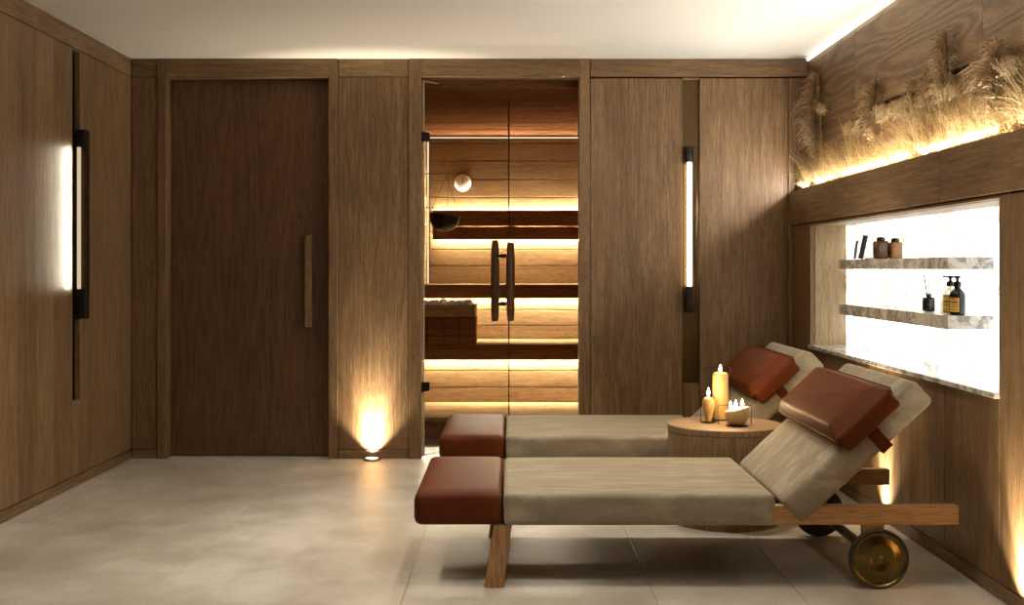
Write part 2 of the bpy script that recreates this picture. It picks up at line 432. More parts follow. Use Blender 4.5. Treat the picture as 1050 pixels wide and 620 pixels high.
# ---- right wall with niche, planter ledge and recessed upper part
NY0, NY1, NZ0, NZ1, NXB = 4.208, 6.863, .742, 1.440, 1.96
wr = MB()
wr.box(XR+.03, XR+.06, YF, NY0-.03, 0, 1.66).box(XR+.03, XR+.06, NY1+.03, YB, 0, 1.66)
wr.box(XR+.03, XR+.06, NY0-.03, NY1+.03, 0, .70).box(XU+.03, XU+.08, YF, YB+.05, 1.5, CZ)
wr.box(XR+.03, XU+.03, YF, YB, 1.46, 1.52)
wall_right = struct(wr.build('wall_right', M['dark'], smooth=False), 'oak panelled wall with backlit niche and planter ledge above', 'wall')
def rpanel(y0, y1, z0, z1, mat='oak_v', x0=XR, th=.03, name='wall_panel'):
    return MB().box(x0, x0+th, y0+G, y1-G, z0+G, z1-G, .0015, 1).build(name, M[mat], wall_right, wn=True)
for a, b_ in ((YF, 1.6), (1.6, 3.2), (3.2, 4.2)): rpanel(a, b_, .06, 1.455)
for a, b_ in ((4.2, 4.735), (4.735, 5.263), (5.263, 5.72), (5.72, NY1)): rpanel(a, b_, .06, .722)
rpanel(NY1, YB-.003, .06, 1.455)
rpanel(4.2, NY1, 1.440, 1.455)
rpanel(4.2, 4.208, .722, 1.44)
for a, b_ in ((YF, 1.6), (1.6, 3.2), (3.2, 4.755), (4.755, 6.34), (6.34, YB-.003)):
    rpanel(a, b_, 1.458, 1.670, 'oak_y', XR-.012, .042, 'ledge_panel')
def up(a, b_):
    m = MB(); s0, s1 = max(a+G, 4.72), min(b_-G, 5.82)
    if s1 > s0:                                 # the panel with a slot cut through it
        m.box(XU, XU+.03, a+G, b_-G, 1.562, 2.000).box(XU, XU+.03, a+G, b_-G, 2.022, CZ-G)
        m.box(XU, XU+.03, a+G, s0, 2.000, 2.022).box(XU, XU+.03, s1, b_-G, 2.000, 2.022)
    else: m.box(XU, XU+.03, a+G, b_-G, 1.562, CZ-G)
    m.build('upper_panel', M['oak_relief'], wall_right, smooth=False)
for a, b_ in ((YF, 2.9), (2.9, 4.6), (4.6, 6.32), (6.32, YB-.003)):
    up(a, b_)
MB().box(XR+.03, XU, YF, YB, 1.55, 1.60).build('planter_bed', M['dark'], wall_right)
MB().box(XR+.031, XR+.046, 3.2, YB-.02, 1.640, 1.652).build('planter_led', M['led_planter'], wall_right)
struct(MB().box(XR+.001, XR+.03, YF, YB, .001, .0575, .0015, 1).build('baseboard_right', M['oak_y'], wn=True))
# niche lining
nl = struct(MB().box(XR+.03, NXB+.02, NY1, NY1+.03, NZ0-.04, NZ1+.03).build('trim_3', M['pale_oak_v']), 'pale oak lining of the backlit niche', 'niche lining')
MB().box(XR+.03, NXB+.02, NY0-.03, NY0, NZ0-.04, NZ1+.03).build('lining_board', M['pale_oak_v'], nl)
MB().box(XR+.03, NXB+.02, NY0-.03, NY1+.03, NZ1, NZ1+.03).build('lining_top', M['pale_oak_y'], nl)
tag(MB().box(NXB, NXB+.02, NY0, NY1, NZ0, NZ1).build('onyx_backlight', M['onyx']), 'glowing white backlit onyx panel lining the back of the wall niche', 'light panel')
tag(MB().box(XR-.018, NXB-.001, NY0-.005, NY1-.001, .722, NZ0, .002, 1).build('marble_sill', M['marble'], wn=True), 'thin marble sill along the bottom of the glowing niche', 'sill')
tag(MB().box(1.77, NXB-.001, 4.755, 6.34, 1.186, 1.236, .003, 2).build('marble_shelf', M['marble'], wn=True), 'upper grey marble shelf in the niche, under the amber jars', 'shelf', 'marble niche shelves')
tag(MB().box(1.77, NXB-.001, 4.755, 6.34, .942, .998, .003, 2).build('marble_shelf', M['marble'], wn=True), 'lower grey marble shelf in the niche, carrying the pump bottles', 'shelf', 'marble niche shelves')
# ceiling cove light on the upper right wall
tag(MB().box(XU-.012, XU-.001, 1.0, YB-.02, 2.484, 2.497).build('led_strip', M['led_cove']), 'thin glowing light line where ceiling meets the planter wall', 'light strip')

# ------------------------------------------------------------------ sauna room
SB, SL, SR, SZ = 10.2, -.744, .80, 2.346
sb = MB()
sb.box(SL-.05, SR+.05, SB+.10, SB+.14, 0, 2.5)
wsb = struct(sb.build('wall_sauna_back', M['thermo_x'], smooth=False), 'board lined rear wall inside the sauna', 'wall')
pl = MB(); zt = SZ-.022; z = zt
lines = [BZ(147, SB), BZ(165, SB), BZ(184, SB), BZ(202, SB), BZ(220, SB), BZ(238, SB), BZ(256, SB), BZ(272.5, SB), BZ(289, SB)-.03]
for a, b_ in zip([zt]+lines, lines): pl.box(SL+.025, SR, SB, SB+.02, b_+.003, a-.003, .003, 1)
pl.box(SL+.025, SR, SB+.02, SB+.03, lines[-1], zt)
MB.build(pl, 'wall_boards', M['sauna_wall'], wsb)
MB().box(SL+.03, SR, SB+.004, SB+.016, SZ-.021, SZ-.013).box(SL+.006, SL+.018, SB+.005, SB+.015, 1.06, SZ-.015).build('edge_light', M['led_edge'], wsb)
def boards_y(x0, x1, n0=7.455, n1=SB+.1):
    b = MB(); z = 0.01
    while z < SZ-.02:
        b.box(x0, x1, n0, n1, z, min(z+.15, SZ), .003, 1); z += .155
    b.box(x0 if x0 < 0 else x0+.02, x1-.02 if x0 < 0 else x1, n0, n1, 0, SZ)
    return b
struct(boards_y(SL-.03, SL).build('wall_sauna_left', M['sauna_y']), 'board lined side wall behind the hinged edge of the sauna', 'wall')
struct(boards_y(SR, SR+.03).build('wall_sauna_right', M['sauna_y']), 'board lined side wall opposite the stove in the sauna', 'wall')
struct(MB().box(SL-.03, SR+.03, 7.452, 7.47, 2.36, 2.5).box(-.80, -.66, 7.452, 7.47, 0, 2.5).box(.49, .85, 7.452, 7.47, 0, 2.5).build('wall_sauna_front', M['thermo_x']), 'inner face of the sauna front wall', 'wall')
cs = MB(); y = 7.472
while y < SB+.1:
    cs.box(SL-.03, SR+.03, y, min(y+.092, SB+.12), SZ, SZ+.02, .003, 1); y += .095
cs.box(SL-.03, SR+.03, 7.472, SB+.12, SZ+.015, SZ+.04)
struct(cs.build('ceiling_sauna', M['thermo_x']), 'board ceiling inside the sauna', 'ceiling')
struct(MB().box(SL-.03, SR+.03, 7.9, SB+.12, -.09, 0.0).build('floor_sauna', M['thermo_x']), 'dark board floor inside the sauna', 'floor')
# backrest
br = thing('lean_board', (0, 10.08, 1.44), 'dark boarded backrest floating on the sauna rear wall with light above and below', 'backrest')
zb, zm, zt_ = BZ(245.5, 10.06), BZ(232, 10.06), BZ(215.5, 10.06)
MB().box(SL+.06, SR-.01, 10.06, 10.085, zb, zm-.003, .003, 1).build('board', M['thermo_x'], br)
MB().box(SL+.06, SR-.01, 10.06, 10.085, zm+.003, zt_, .003, 1).build('board', M['thermo_x'], br)
for x in (-.5, 0, .5): MB().box(x-.02, x+.02, 10.085, 10.199, zb+.05, zt_-.05).build('bracket', M['thermo_x'], br)
MB().box(SL+.07, SR-.02, 10.168, 10.183, zt_-.020, zt_-.014).build('led_strip', M['led_sauna'], br)
MB().box(SL+.07, SR-.02, 10.168, 10.183, zb+.010, zb+.016).build('led_strip', M['led_sauna'], br)
# benches
def bench(yf, yr, zt, zb_, rz0, rlines, label, led='led_sauna'):
    """front yf, riser plane yr below it, top zt, underside of the fascia zb_"""
    o = thing('sauna_bench', (0, yf, 0), label, 'bench', 'stepped sauna benches')
    s = MB(); n = 6; yend = yr-.002; w = (yend-yf-.03)/n
    for i in range(n): s.box(SL+.005, SR-.005, yf+.03+i*w+.004, yf+.03+(i+1)*w-.004, zt-.028, zt, .004, 1)
    s.build('seat_slats', M['sauna_x'], o)
    MB().box(SL+.004, SR-.004, yf, yf+.026, zb_, zt, .004, 1).build('fascia', M['thermo_x'], o)  # darker boards put the shade of the unlit front into the colour
    ra = MB(); zs = [zb_+.02]+rlines+[rz0]
    for a, b_ in zip(zs, zs[1:]): ra.box(SL+.005, SR-.005, yr, yr+.02, b_+.003, a-.003, .003, 1)
    ra.box(SL+.006, SR-.006, yr+.02, yr+.035, rz0, zs[0])
    ra.build('riser_boards', M['sauna_x'], o)
    MB().box(SL+.01, SR-.01, yr-.032, yr-.017, zb_+.012, zb_+.018).build('led_strip', M[led], o)
    return o
# upper bench seat runs from 9.40 back to the rear wall; riser 0.2 m behind its front
def tier(yf, yr, yback, zt, zb_, rz0, rl, label):
    o = bench(yf, yr, zt, zb_, rz0, rl, label)
    s = MB(); w = .098; y = yr+.002
    while y < yback-.02:
        s.box(SL+.005, SR-.005, y+.004, min(y+w, yback-.002)-.004, zt-.028, zt, .004, 1); y += w
    s.box(SL+.006, SR-.006, yr+.04, yback-.004, zt-.05, zt-.03)
    s.build('seat_slats', M['sauna_x'], o)
    return o
tier(9.40, 9.60, 10.198, 1.057, BZ(306, 9.4), .612, [BZ(317.5, 9.6), BZ(333.5, 9.6), BZ(349, 9.6)], 'upper sauna bench below the backrest, lit from underneath')
tier(8.90, 9.10, 9.598, .611, BZ(369, 8.9), .152, [BZ(380, 9.1), BZ(397, 9.1)], 'lower sauna bench with the stove cladding beside it, lit from underneath')
st = thing('sauna_step', (0, 8.16, 0), 'low slatted duckboard step on the sauna floor under the lower bench', 'step')
s = MB(); y = 8.16
while y < 9.09: s.box(SL+.005, SR-.005, y, y+.052, .122, .150, .004, 1); y += .060
s.build('slats', M['sauna_x'], st)
for y in (8.17, 9.05): MB().box(SL+.02, SR-.02, y, y+.02, .001, .121).build('runner', M['thermo_x'], st)
# stove
sv = thing('sauna_stove', (-.49, 8.9, .611), 'square board clad sauna stove filled with pale stones on the bench', 'stove')
sx0, sx1, sy0, sy1, sz0, sz1 = -.735, -.275, 8.87, 9.30, .6115, .910
cl = MB()
gx = [sx0, BX(454.5, 8.87), BX(471, 8.87), sx1]; gx = [sx0, (437.5-525)*8.87/1200]+gx[1:]
gz = [sz0, BZ(344, 8.87), BZ(325, 8.87)]
for a, b_ in zip(gx, gx[1:]):
    for c, d in zip(gz, gz[1:]): cl.box(a+.003, b_-.003, sy0, sy0+.02, c+.003, d-.003, .002, 1)
cl.box(sx1-.02, sx1, sy0+.022, sy1, sz0+.003, gz[2]-.003, .002, 1)
cl.box(sx0, sx0+.02, sy0+.022, sy1, sz0+.003, gz[2]-.003, .002, 1)
cl.box(sx0+.02, sx1-.02, sy1-.02, sy1, sz0+.003, gz[2]-.003, .002, 1)
cl.build('cladding', M['thermo_x'], sv)
MB().box(sx0+.022, sx1-.022, sy0+.021, sy1-.022, sz0+.001, sz1-.03).build('stone_tray', M['black_metal'], sv)
rm = MB().box(sx0, sx1, sy0-.002, sy0+.02, gz[2]+.002, sz1, .002, 1).box(sx0, sx1, sy1-.02, sy1, gz[2]+.002, sz1, .002, 1)
rm.box(sx0, sx0+.02, sy0+.02, sy1-.02, gz[2]+.002, sz1, .002, 1).box(sx1-.02, sx1, sy0+.02, sy1-.02, gz[2]+.002, sz1, .002, 1)
rm.build('rim', M['sauna_x'], sv)
def rock(r, seed):
    b = MB(); t = bmesh.new(); bmesh.ops.create_icosphere(t, subdivisions=2, radius=r)
    for v in t.verts: v.co *= 1+.35*noise.noise(v.co*(1.1/r)+Vector((seed*7.1, seed, 0)))
    for v in t.verts: v.co.z *= .75
    b.add(t); return b
rocks = []
for k in range(3):
    o = rock(.036, k+1).build('stove_stone', M['stone'], angle=60); rocks.append(o)
rk = 0
for ix in range(6):
    for iy in range(3):
        base = rocks[rk % 3]
        o = base if rk < 3 else base.copy()
        if rk >= 3: C.objects.link(o)
        o.location = (sx0+.065+ix*.066+random.uniform(-.006, .006), sy0+.075+iy*.12+random.uniform(-.02, .02), sz1+.004+random.uniform(-.004, .012))
        o.rotation_euler = (random.uniform(-.3, .3), random.uniform(-.3, .3), random.uniform(0, 6))
        tag(o, 'pale rounded stone among those heaped on top of the sauna stove', 'stone', 'stones on the sauna stove'); rk += 1
# hanging bowl on its wall bracket
by = 8.6
bp = thing('wall_bracket', (SL, by, BZ(178, by)), 'thin black square bracket on the sauna wall above the hanging bowl', 'bracket')
x1b = BX(459, by)
MB().tube([(SL+.001, by, BZ(178, by)), (x1b, by, BZ(178, by)), (x1b, by, BZ(213, by)), (SL+.001, by, BZ(213, by))], .0035, 6).build('rod', M['black_metal'], bp)
MB().box(SL+.0005, SL+.006, by-.02, by+.02, BZ(214, by)-.01, BZ(177, by)+.01).build('wall_plate', M['black_metal'], bp)
hb = thing('hanging_bowl', (BX(456, by), by, BZ(222, by)), 'dark rounded glass bowl hanging from two cords beside the round dial', 'bowl')
bc = Vector((BX(456, by), by, BZ(222, by))); rb = .112
prof = [(0, -rb*1.0)]+[(rb*math.sin(R(a)), -rb*math.cos(R(a))) for a in range(10, 98, 8)]+[(rb*.97*math.sin(R(a)), -rb*.97*math.cos(R(a))) for a in range(96, 8, -8)]+[(0, -rb*.97)]
tilt = Matrix.Rotation(R(10), 4, 'Y')
MB().lathe(prof, bc, 40, mod=lambda p: tilt @ p).build('bowl', M['bowl_glass'], hb)
prof = [(0, -rb*.94)]+[(rb*.94*math.sin(R(a)), -rb*.94*math.cos(R(a))) for a in range(10, 72, 8)]+[(rb*.60, -.022), (rb*.3, .006), (0, .012)]
MB().lathe(prof, bc, 30, mod=lambda p: tilt @ p).build('herb_filling', M['rubber'], hb)
MB().tube([tuple(bc+tilt @ Vector((rb*.985*math.cos(2*math.pi*i/32), rb*.985*math.sin(2*math.pi*i/32), .012))) for i in range(33)], .0035, 6).build('bowl_rim', M['bronze'], hb)
top = (BX(457.5, by), by, BZ(180, by))
MB().tube([top, tuple(bc+tilt @ Vector((-rb*.98, 0, .012)))], .0022, 5).build('cord', M['black_metal'], hb)
MB().tube([top, tuple(bc+tilt @ Vector((rb*.98, 0, .012)))], .0022, 5).build('cord', M['black_metal'], hb)
# round dial on the rear wall
dc_ = thing('thermometer', (BX(474.5, SB), SB, BZ(187.5, SB)), 'round white dial thermometer on the sauna rear wall above the light line', 'thermometer')
dx, dz = BX(474.5, SB), BZ(187.5, SB)
MB().lathe([(0, -.022), (.030, -.0215), (.050, -.019), (.062, -.015), (.070, -.009), (.074, -.003), (.074, -.001), (0, -.001)], (dx, SB, dz), 40, 'y').build('case', M['dial'], dc_)
tk = MB().box(dx-.003, dx+.003, SB-.0235, SB-.0225, dz-.004, dz+.040)
for k in range(-4, 5):
    a = R(90+k*28); tk.box(dx+.05*math.cos(a)-.0025, dx+.05*math.cos(a)+.0025, SB-.0235, SB-.0225, dz+.05*math.sin(a)-.003, dz+.05*math.sin(a)+.003)
tk.build('needle', M['bronze'], dc_)

# glass door, standing ajar into the sauna
hx, hy = -.555, 7.345; W = .905
dd = Vector((.591, .807, 0)); nn = Vector((.807, -.591, 0))
def dp(t, s=0, z=0): return Vector((hx, hy, 0))+dd*t+nn*s+Vector((0, 0, z))
def slab(m, t0, t1, s0, s1, z0, z1):
    p = [dp(t, s, z) for z in (z0, z1) for t, s in ((t0, s0), (t1, s0), (t1, s1), (t0, s1))]
    m.poly(p, [(3, 2, 1, 0), (4, 5, 6, 7), (0, 1, 5, 4), (1, 2, 6, 5), (2, 3, 7, 6), (3, 0, 4, 7)])
    bmesh.ops.recalc_face_normals(m.bm, faces=m.bm.faces); return m
gz0, gz1 = .016, 2.368
d2 = struct(slab(MB(), .004, W-.004, -.004, .004, gz0+.004, gz1-.004).build('door_2', M['glass'], smooth=False), 'frameless glass sauna door standing ajar', 'door')
e = MB(); slab(e, 0, .004, -.004, .004, gz0, gz1); slab(e, .004, W-.004, -.004, .004, gz0, gz0+.004); slab(e, .004, W-.004, -.004, .004, gz1-.004, gz1)
e.build('polished_edge', M['glass_edge'], d2, smooth=False)
slab(MB(), W-.004, W, -.004, .004, gz0, gz1).build('free_edge', M['bronze'], d2, smooth=False)
for zc in (BZ(140, 7.33), BZ(396.5, 7.33)):
    hg = MB(); slab(hg, -.012, .042, -.014, .014, zc-.028, zc+.028); hg.box(-.570, -.552, 7.318, 7.346, zc-.032, zc+.032); hg.build('door_hinge', M['black_metal'], d2, smooth=False)
for s_, z0, z1 in ((.066, .831, 1.369), (-.066, .826, 1.386)):
    prof = [(0, 0), (.018, 0), (.022, .004), (.026, .05), (.029, .12), (.030, .25), (.029, z1-z0-.12), (.024, z1-z0-.03), (.021, z1-z0-.003), (0, z1-z0)]
    hd = MB().lathe(prof, dp(.832, s_, z0), 20).build('door_handle', M['handle_wood'], d2)
    for z in (1.275, .948):
        sg = 1 if s_ > 0 else -1
        MB().tube([dp(.832, sg*.006, z), dp(.832, sg*.044, z)], .009, 10).tube([dp(.832, sg*.005, z), dp(.832, sg*.018, z)], .016, 12).build('handle_mount', M['black_metal'], hd)

# ------------------------------------------------------------------ light bars in the wall slots
def light_bar(kind, loc, label):
    """kind 'back': fixed to the far wall, 'left': to the left wall"""
    o = thing('light_bar', loc, label, 'wall light', 'upright light bars in the wall slots')
    def P(m, u0, u1, d0, d1, z0, z1, b=.003):      # u along the wall (to the viewer's right), d = distance off the wall
        if kind == 'back': m.box(u0, u1, YB-d1, YB-d0, z0, z1, b, 2)
        else: m.box(XL+d0, XL+d1, u0, u1, z0, z1, b, 2)
        return m
    u = 1.119 if kind == 'back' else 6.3925
    P(MB(), u+.000, u+.036, .012, .060, .915, 1.945).build('bar', M['bronze'], o)
    P(MB(), u-.036, u+.000, .012, .058, 1.850, 1.945).build('end_cap', M['black_metal'], o)
    P(MB(), u-.036, u+.000, .012, .058, .915, 1.078).build('end_cap', M['black_metal'], o)
    P(MB(), u-.025, u-.001, .012, .027, 1.078, 1.850, .003).build('led_strip', M['led_bar' if kind == 'back' else 'led_side'], o)
    for z in (.94, 1.90): P(MB(), u-.012, u+.012, -.028, .022, z, z+.02, 0).build('wall_mount', M['black_metal'], o)
    if kind == 'left':                       # the bar shines sideways over the oak panel
        L = bpy.data.lights.new('bar_lamp', 'AREA'); L.shape = 'RECTANGLE'; L.size = .76; L.size_y = .01; L.energy = 1.05; L.color = (1, .90, .68); L.spread = R(70)
        lo = bpy.data.objects.new('bar_lamp', L); C.objects.link(lo); lo.location = (XL+.045, u-.034, 1.464)
        zz = Vector((.7, 1, 0)).normalized(); xa = Vector((0, 0, 1)); lo.rotation_euler = Matrix((xa, zz.cross(xa), zz)).transposed().to_euler()
    return o
light_bar('back', (1.119, YB, .915), 'upright bronze light bar in the slot of the far wall, between oak panels')
light_bar('left', (XL, 6.3925, .915), 'upright bronze light bar in the slot of the side wall near the dark door')

# ------------------------------------------------------------------ floor uplights
def uplight(x, y, aim, e, label):
    o = thing('floor_uplight', (x, y, 0), label, 'floor light', 'recessed floor uplights')
    MB().lathe([(0, .001), (.052, .001), (.054, .006), (.049, .014), (.043, .016), (.041, .011), (0, .011)], (x, y, 0), 32).build('rim', M['steel'], o)
    MB().lathe([(0, .0112), (.040, .0112), (.038, .0145), (0, .0155)], (x, y, 0), 24).build('lens', M['lens'], o)
    L = bpy.data.lights.new('uplight_lamp', 'SPOT'); L.energy = e; L.color = (1, .86, .62); L.spot_size = R(52); L.spot_blend = 1.0; L.shadow_soft_size = .012
    lo = bpy.data.objects.new('uplight_lamp', L); C.objects.link(lo); lo.location = (x+aim[0]*.07, y+aim[1]*.07, .03)
    lo.rotation_euler = Vector(aim).to_track_quat('-Z', 'Y').to_euler()
    L2 = L.copy(); L2.energy = e*.28; L2.spot_size = R(105); l2 = bpy.data.objects.new('uplight_lamp', L2); C.objects.link(l2); l2.location = lo.location; l2.rotation_euler = lo.rotation_euler
    return o
uplight(-.870, 7.262, (0, .26, 1), 340, 'small round floor uplight washing the oak panel beside the sauna')
uplight(1.672, 5.48, (.20, 0, 1), 150, 'small round floor uplight behind the lounger beam')
uplight(1.672, 4.00, (.20, 0, 1), 150, 'small round floor uplight by the oak wall right of the niche')

# ------------------------------------------------------------------ sun loungers
Y0 = 4.34; Y1 = 5.215; YM = (Y0+Y1)/2
A0 = Vector((1.002, 0, .322)); ea = Vector((.731, 0, .682)); eh = Vector((-.682, 0, .731))
rotB = Matrix((ea, (0, 1, 0), eh)).transposed().to_4x4()
def ah(a, y, h): return A0+ea*a+eh*h+Vector((0, y, 0))
lg = thing('spa_lounger', (.6, YM, 0), 'spa lounger with its oak leg and brass wheel in full view', 'lounger', 'wheeled spa loungers')
MB().cushion((.4745, YM, .2925), (1.011, Y1-Y0, .117), .020, .006, .0009).build('seat_cushion', M['fabric'], lg, angle=60)
MB().cushion(A0+ea*.335+eh*-.0575+Vector((0, YM, 0)), (.672, Y1-Y0, .115), .026, .003, .0009, rotB.to_3x3()).build('backrest', M['fabric'], lg, angle=60)
MB().cushion((-.2015, YM, .2945), (.327, Y1-Y0, .121), .030, .006, .0012).build('foot_cushion', M['leather'], lg, angle=60)
MB().box(-.30, .95, Y0+.09, Y1-.09, .222, .2325).box(.93, 1.13, Y0+.065, Y1-.065, .238, .262).build('base_and_light_stop', M['rubber'], lg)  # second board is added, unseen, to stop light leaking through the seat joint
for y in (Y0+.016, Y1-.061):
    MB().box(.95, 1.664, y, y+.045, .2355, .306, .003, 2).build('side_beam', M['frame_x'], lg, wn=True)
    MB().prism([(-.104, 0), (-.031, 0), (.000, .2355), (-.0675, .2355)], y+.003, y+.043, .003).build('leg', M['frame_z'], lg, wn=True)
    MB().box(1.309, 1.388, y+.004, y+.041, .14, .236, .003, 2).build('wheel_bracket', M['frame_x'], lg, wn=True)
WX, WZ = 1.3635, .111
for y, sg in ((Y0+.000, 1), (Y1, -1)):
    c = (WX, y, WZ)
    pr = [(.104, .004), (.108, .000), (.111, .004), (.111, .020), (.106, .026), (0, .026)]
    w = MB().lathe([(.098, .010), (.103, .001)]+[(r, h*1) for r, h in pr[1:]], c, 56, 'y', mod=lambda p, s=sg: Vector((p.x, p.y, p.z*s))).build('wheel', M['rubber'], lg, angle=50)
    hub = [(0, .002), (.006, .002), (.009, .006), (.018, .009), (.032, .004), (.050, .0005), (.064, .002), (.080, .010), (.092, .012), (.099, .0075), (.103, .0015)]
    MB().lathe(hub, c, 56, 'y', mod=lambda p, s=sg: Vector((p.x, p.y, p.z*s))).build('brass_hub', M['brass'], w, angle=80)
MB().tube([(WX, Y0+.02, WZ), (WX, Y1-.02, WZ)], .019, 14).build('axle', M['bronze'], lg)
# pillow with flaps over both long edges and a strap round the backrest
def rrect(a0, a1, y0, y1, r, n=4):
    pts = []
    for cx, cy, s in ((a1-r, y1-r, 0), (a0+r, y1-r, 90), (a0+r, y0+r, 180), (a1-r, y0+r, 270)):
        for i in range(n+1): t = R(s+90*i/n); pts.append((cx+r*math.cos(t), cy+r*math.sin(t)))
    return pts
pb = bmesh.new(); rings = []
for hh, a0, a1, e_ in ((.002, .302, .566, .012), (.010, .297, .574, -.006), (.030, .295, .580, -.024), (.040, .297, .580, -.026), (.045, .300, .576, -.020), (.074, .320, .553, .026), (.080, .326, .546, .034), (.083, .336, .534, .046)):
    rings.append([pb.verts.new(ah(p[0], p[1], hh)) for p in rrect(a0, a1, Y0+e_, Y1-e_, .014)])
for r0, r1 in zip(rings, rings[1:]):
    n = len(r0)
    for i in range(n): pb.faces.new((r0[i], r0[(i+1) % n], r1[(i+1) % n], r1[i]))
pb.faces.new(rings[0][::-1]); pb.faces.new(rings[-1])
bmesh.ops.recalc_face_normals(pb, faces=pb.faces)
pm = MB(); pm.add(pb)
r3 = rotB.to_3x3()
for yy in (Y0-.019, Y1+.019):
    pm.cushion(ah(.438, yy, .008), (.262, .032, .072), .0155, 0, 0, r3)
pil = pm.build('head_pillow', M['leather'], lg, angle=28)
sm = MB(); sm.tube([ah(p[0], p[1], .041) for p in rrect(.295, .582, Y0-.027, Y1+.027, .014)+[rrect(.295, .582, Y0-.027, Y1+.027, .014)[0]]], .0022, 6)
sm.build('seam', M['leather'], pil)
sp = MB()
for yy, s_ in ((Y0-.0045, 1), (Y1+.0045, 1)):
    q = [ah(a, yy+d, h_) for h_ in (-.122, -.022) for a, d in ((.398, -.003), (.446, -.003), (.446, .003), (.398, .003))]
    sp.poly(q, [(3, 2, 1, 0), (4, 5, 6, 7), (0, 1, 5, 4), (1, 2, 6, 5), (2, 3, 7, 6), (3, 0, 4, 7)])
q = [ah(a, yy, h_) for h_ in (-.122, -.117) for a, yy in ((.398, Y0-.0075), (.446, Y0-.0075), (.446, Y1+.0075), (.398, Y1+.0075))]
sp.poly(q, [(3, 2, 1, 0), (4, 5, 6, 7), (0, 1, 5, 4), (1, 2, 6, 5), (2, 3, 7, 6), (3, 0, 4, 7)])
sp.build('strap', M['leather'], pil, smooth=False)
lg2 = dup(lg, (.6, YM+1.50, 0))
lg2['label'] = 'farther spa lounger standing behind the round candle table, its rust pillow lit by the candles'

# ------------------------------------------------------------------ drum table with candles
tx, ty, tz = 1.007, 5.535, .457
tb = thing('drum_table', (tx, ty, 0), 'round oak drum side table between the two loungers, candles on top', 'side table')
MB().lathe([(0, 0.0005), (.262, 0.0005), (.264, .003), (.268, .425), (0, .425)], (tx, ty, 0), 72).build('drum', M['table_side'], tb)
MB().lathe([(0, .4255), (.266, .4255), (.270, .429), (.270, .453), (.266, tz), (0, tz)], (tx, ty, 0), 72).build('table_top', M['table_top'], tb)
def flame(m, p, s=1.0):
    m.lathe([(0, 0), (.0035*s, .003*s), (.005*s, .008*s), (.0040*s, .014*s), (.002*s, .020*s), (0, .026*s)], p, 12)
def lamp_at(p, e):
    L = bpy.data.lights.new('candle_light', 'POINT'); L.energy = e; L.color = (1, .66, .30); L.shadow_soft_size = .008
    o = bpy.data.objects.new('candle_light', L); C.objects.link(o); o.location = p
def candle(name, x, y, prof, mat, wicks, label, sy=1, mod=None, sx=1, lift=.006):
    o = thing(name, (x, y, tz+lift), label, 'candle')
    MB().lathe(prof, (x, y, tz+lift), 36, sx=sx, sy=sy, mod=mod).build('wax', M[mat], o, angle=50)
    for wx, wy, wz in wicks:
        wk = MB(); fm = MB(); wk.tube([(x+wx, y+wy, tz+lift+wz-.003), (x+wx, y+wy, tz+lift+wz+.008)], .0009, 5)
        flame(fm, (x+wx, y+wy, tz+lift+wz+.005), 1.5)
        lamp_at((x+wx, y+wy, tz+lift+wz+.060), 1.5 if len(wicks) == 1 else .7)
        wk.build('wick', M['black_metal'], o); fm.build('flame', M['flame'], o)
    return o
def holder(x, y, w, d, hgt, base_r, label):
    """thin black wire frame standing on a small plate"""
    o = thing('candle_holder', (x, y, tz), label, 'candle holder', 'black wire candle holders')
    MB().lathe([(0, .0005), (base_r, .0005), (base_r, .005), (0, .0055)], (x, y, tz), 32, sy=.8).build('plate', M['black_metal'], o)
    t = .0022
    MB().tube([(x-w, y+d, tz+.001), (x-w, y+d, tz+hgt), (x+w, y+d, tz+hgt), (x+w, y+d, tz+.001)], t, 5).build('wire_frame', M['black_metal'], o)
    return o
c1 = (1.007, 5.655); c2 = (.935, 5.57); c3 = (1.047, 5.445)
holder(*c1, .058, .052, .250, .045, 'black wire holder of the tall pillar candle')
candle('pillar_candle', *c1, [(0, 0), (.034, 0), (.0385, .012), (.0385, .205), (.036, .218), (.028, .224), (.01, .222), (0, .220)], 'amber_wax', [(0, 0, .221)], 'tall honey coloured pillar candle, the highest on the round table')
holder(*c2, .031, .034, .128, .036, 'black wire holder of the small pear shaped candle')
candle('pear_candle', *c2, [(0, 0), (.013, 0), (.017, .02), (.026, .055), (.0295, .080), (.028, .098), (.020, .112), (.008, .117), (0, .116)], 'amber_wax', [(0, 0, .116)], 'small pear shaped candle narrowing to its foot, at the table edge')
holder(*c3, .078, .060, .090, .050, 'low black wire holder of the wide bowl candle')
cutm = lambda p: Vector((p.x, p.y, p.z+(p.x*.22 if p.z > .03 else 0)))
candle('bowl_candle', *c3, [(0, 0), (.030, 0), (.040, .008), (.050, .030), (.055, .052), (.056, .070), (.052, .074), (.046, .071), (0, .070)], 'wax', [(-.030, 0, .066), (-.004, .010, .071), (.024, 0, .077)], 'wide cream bowl candle with three burning wicks', sy=.8, mod=cutm)

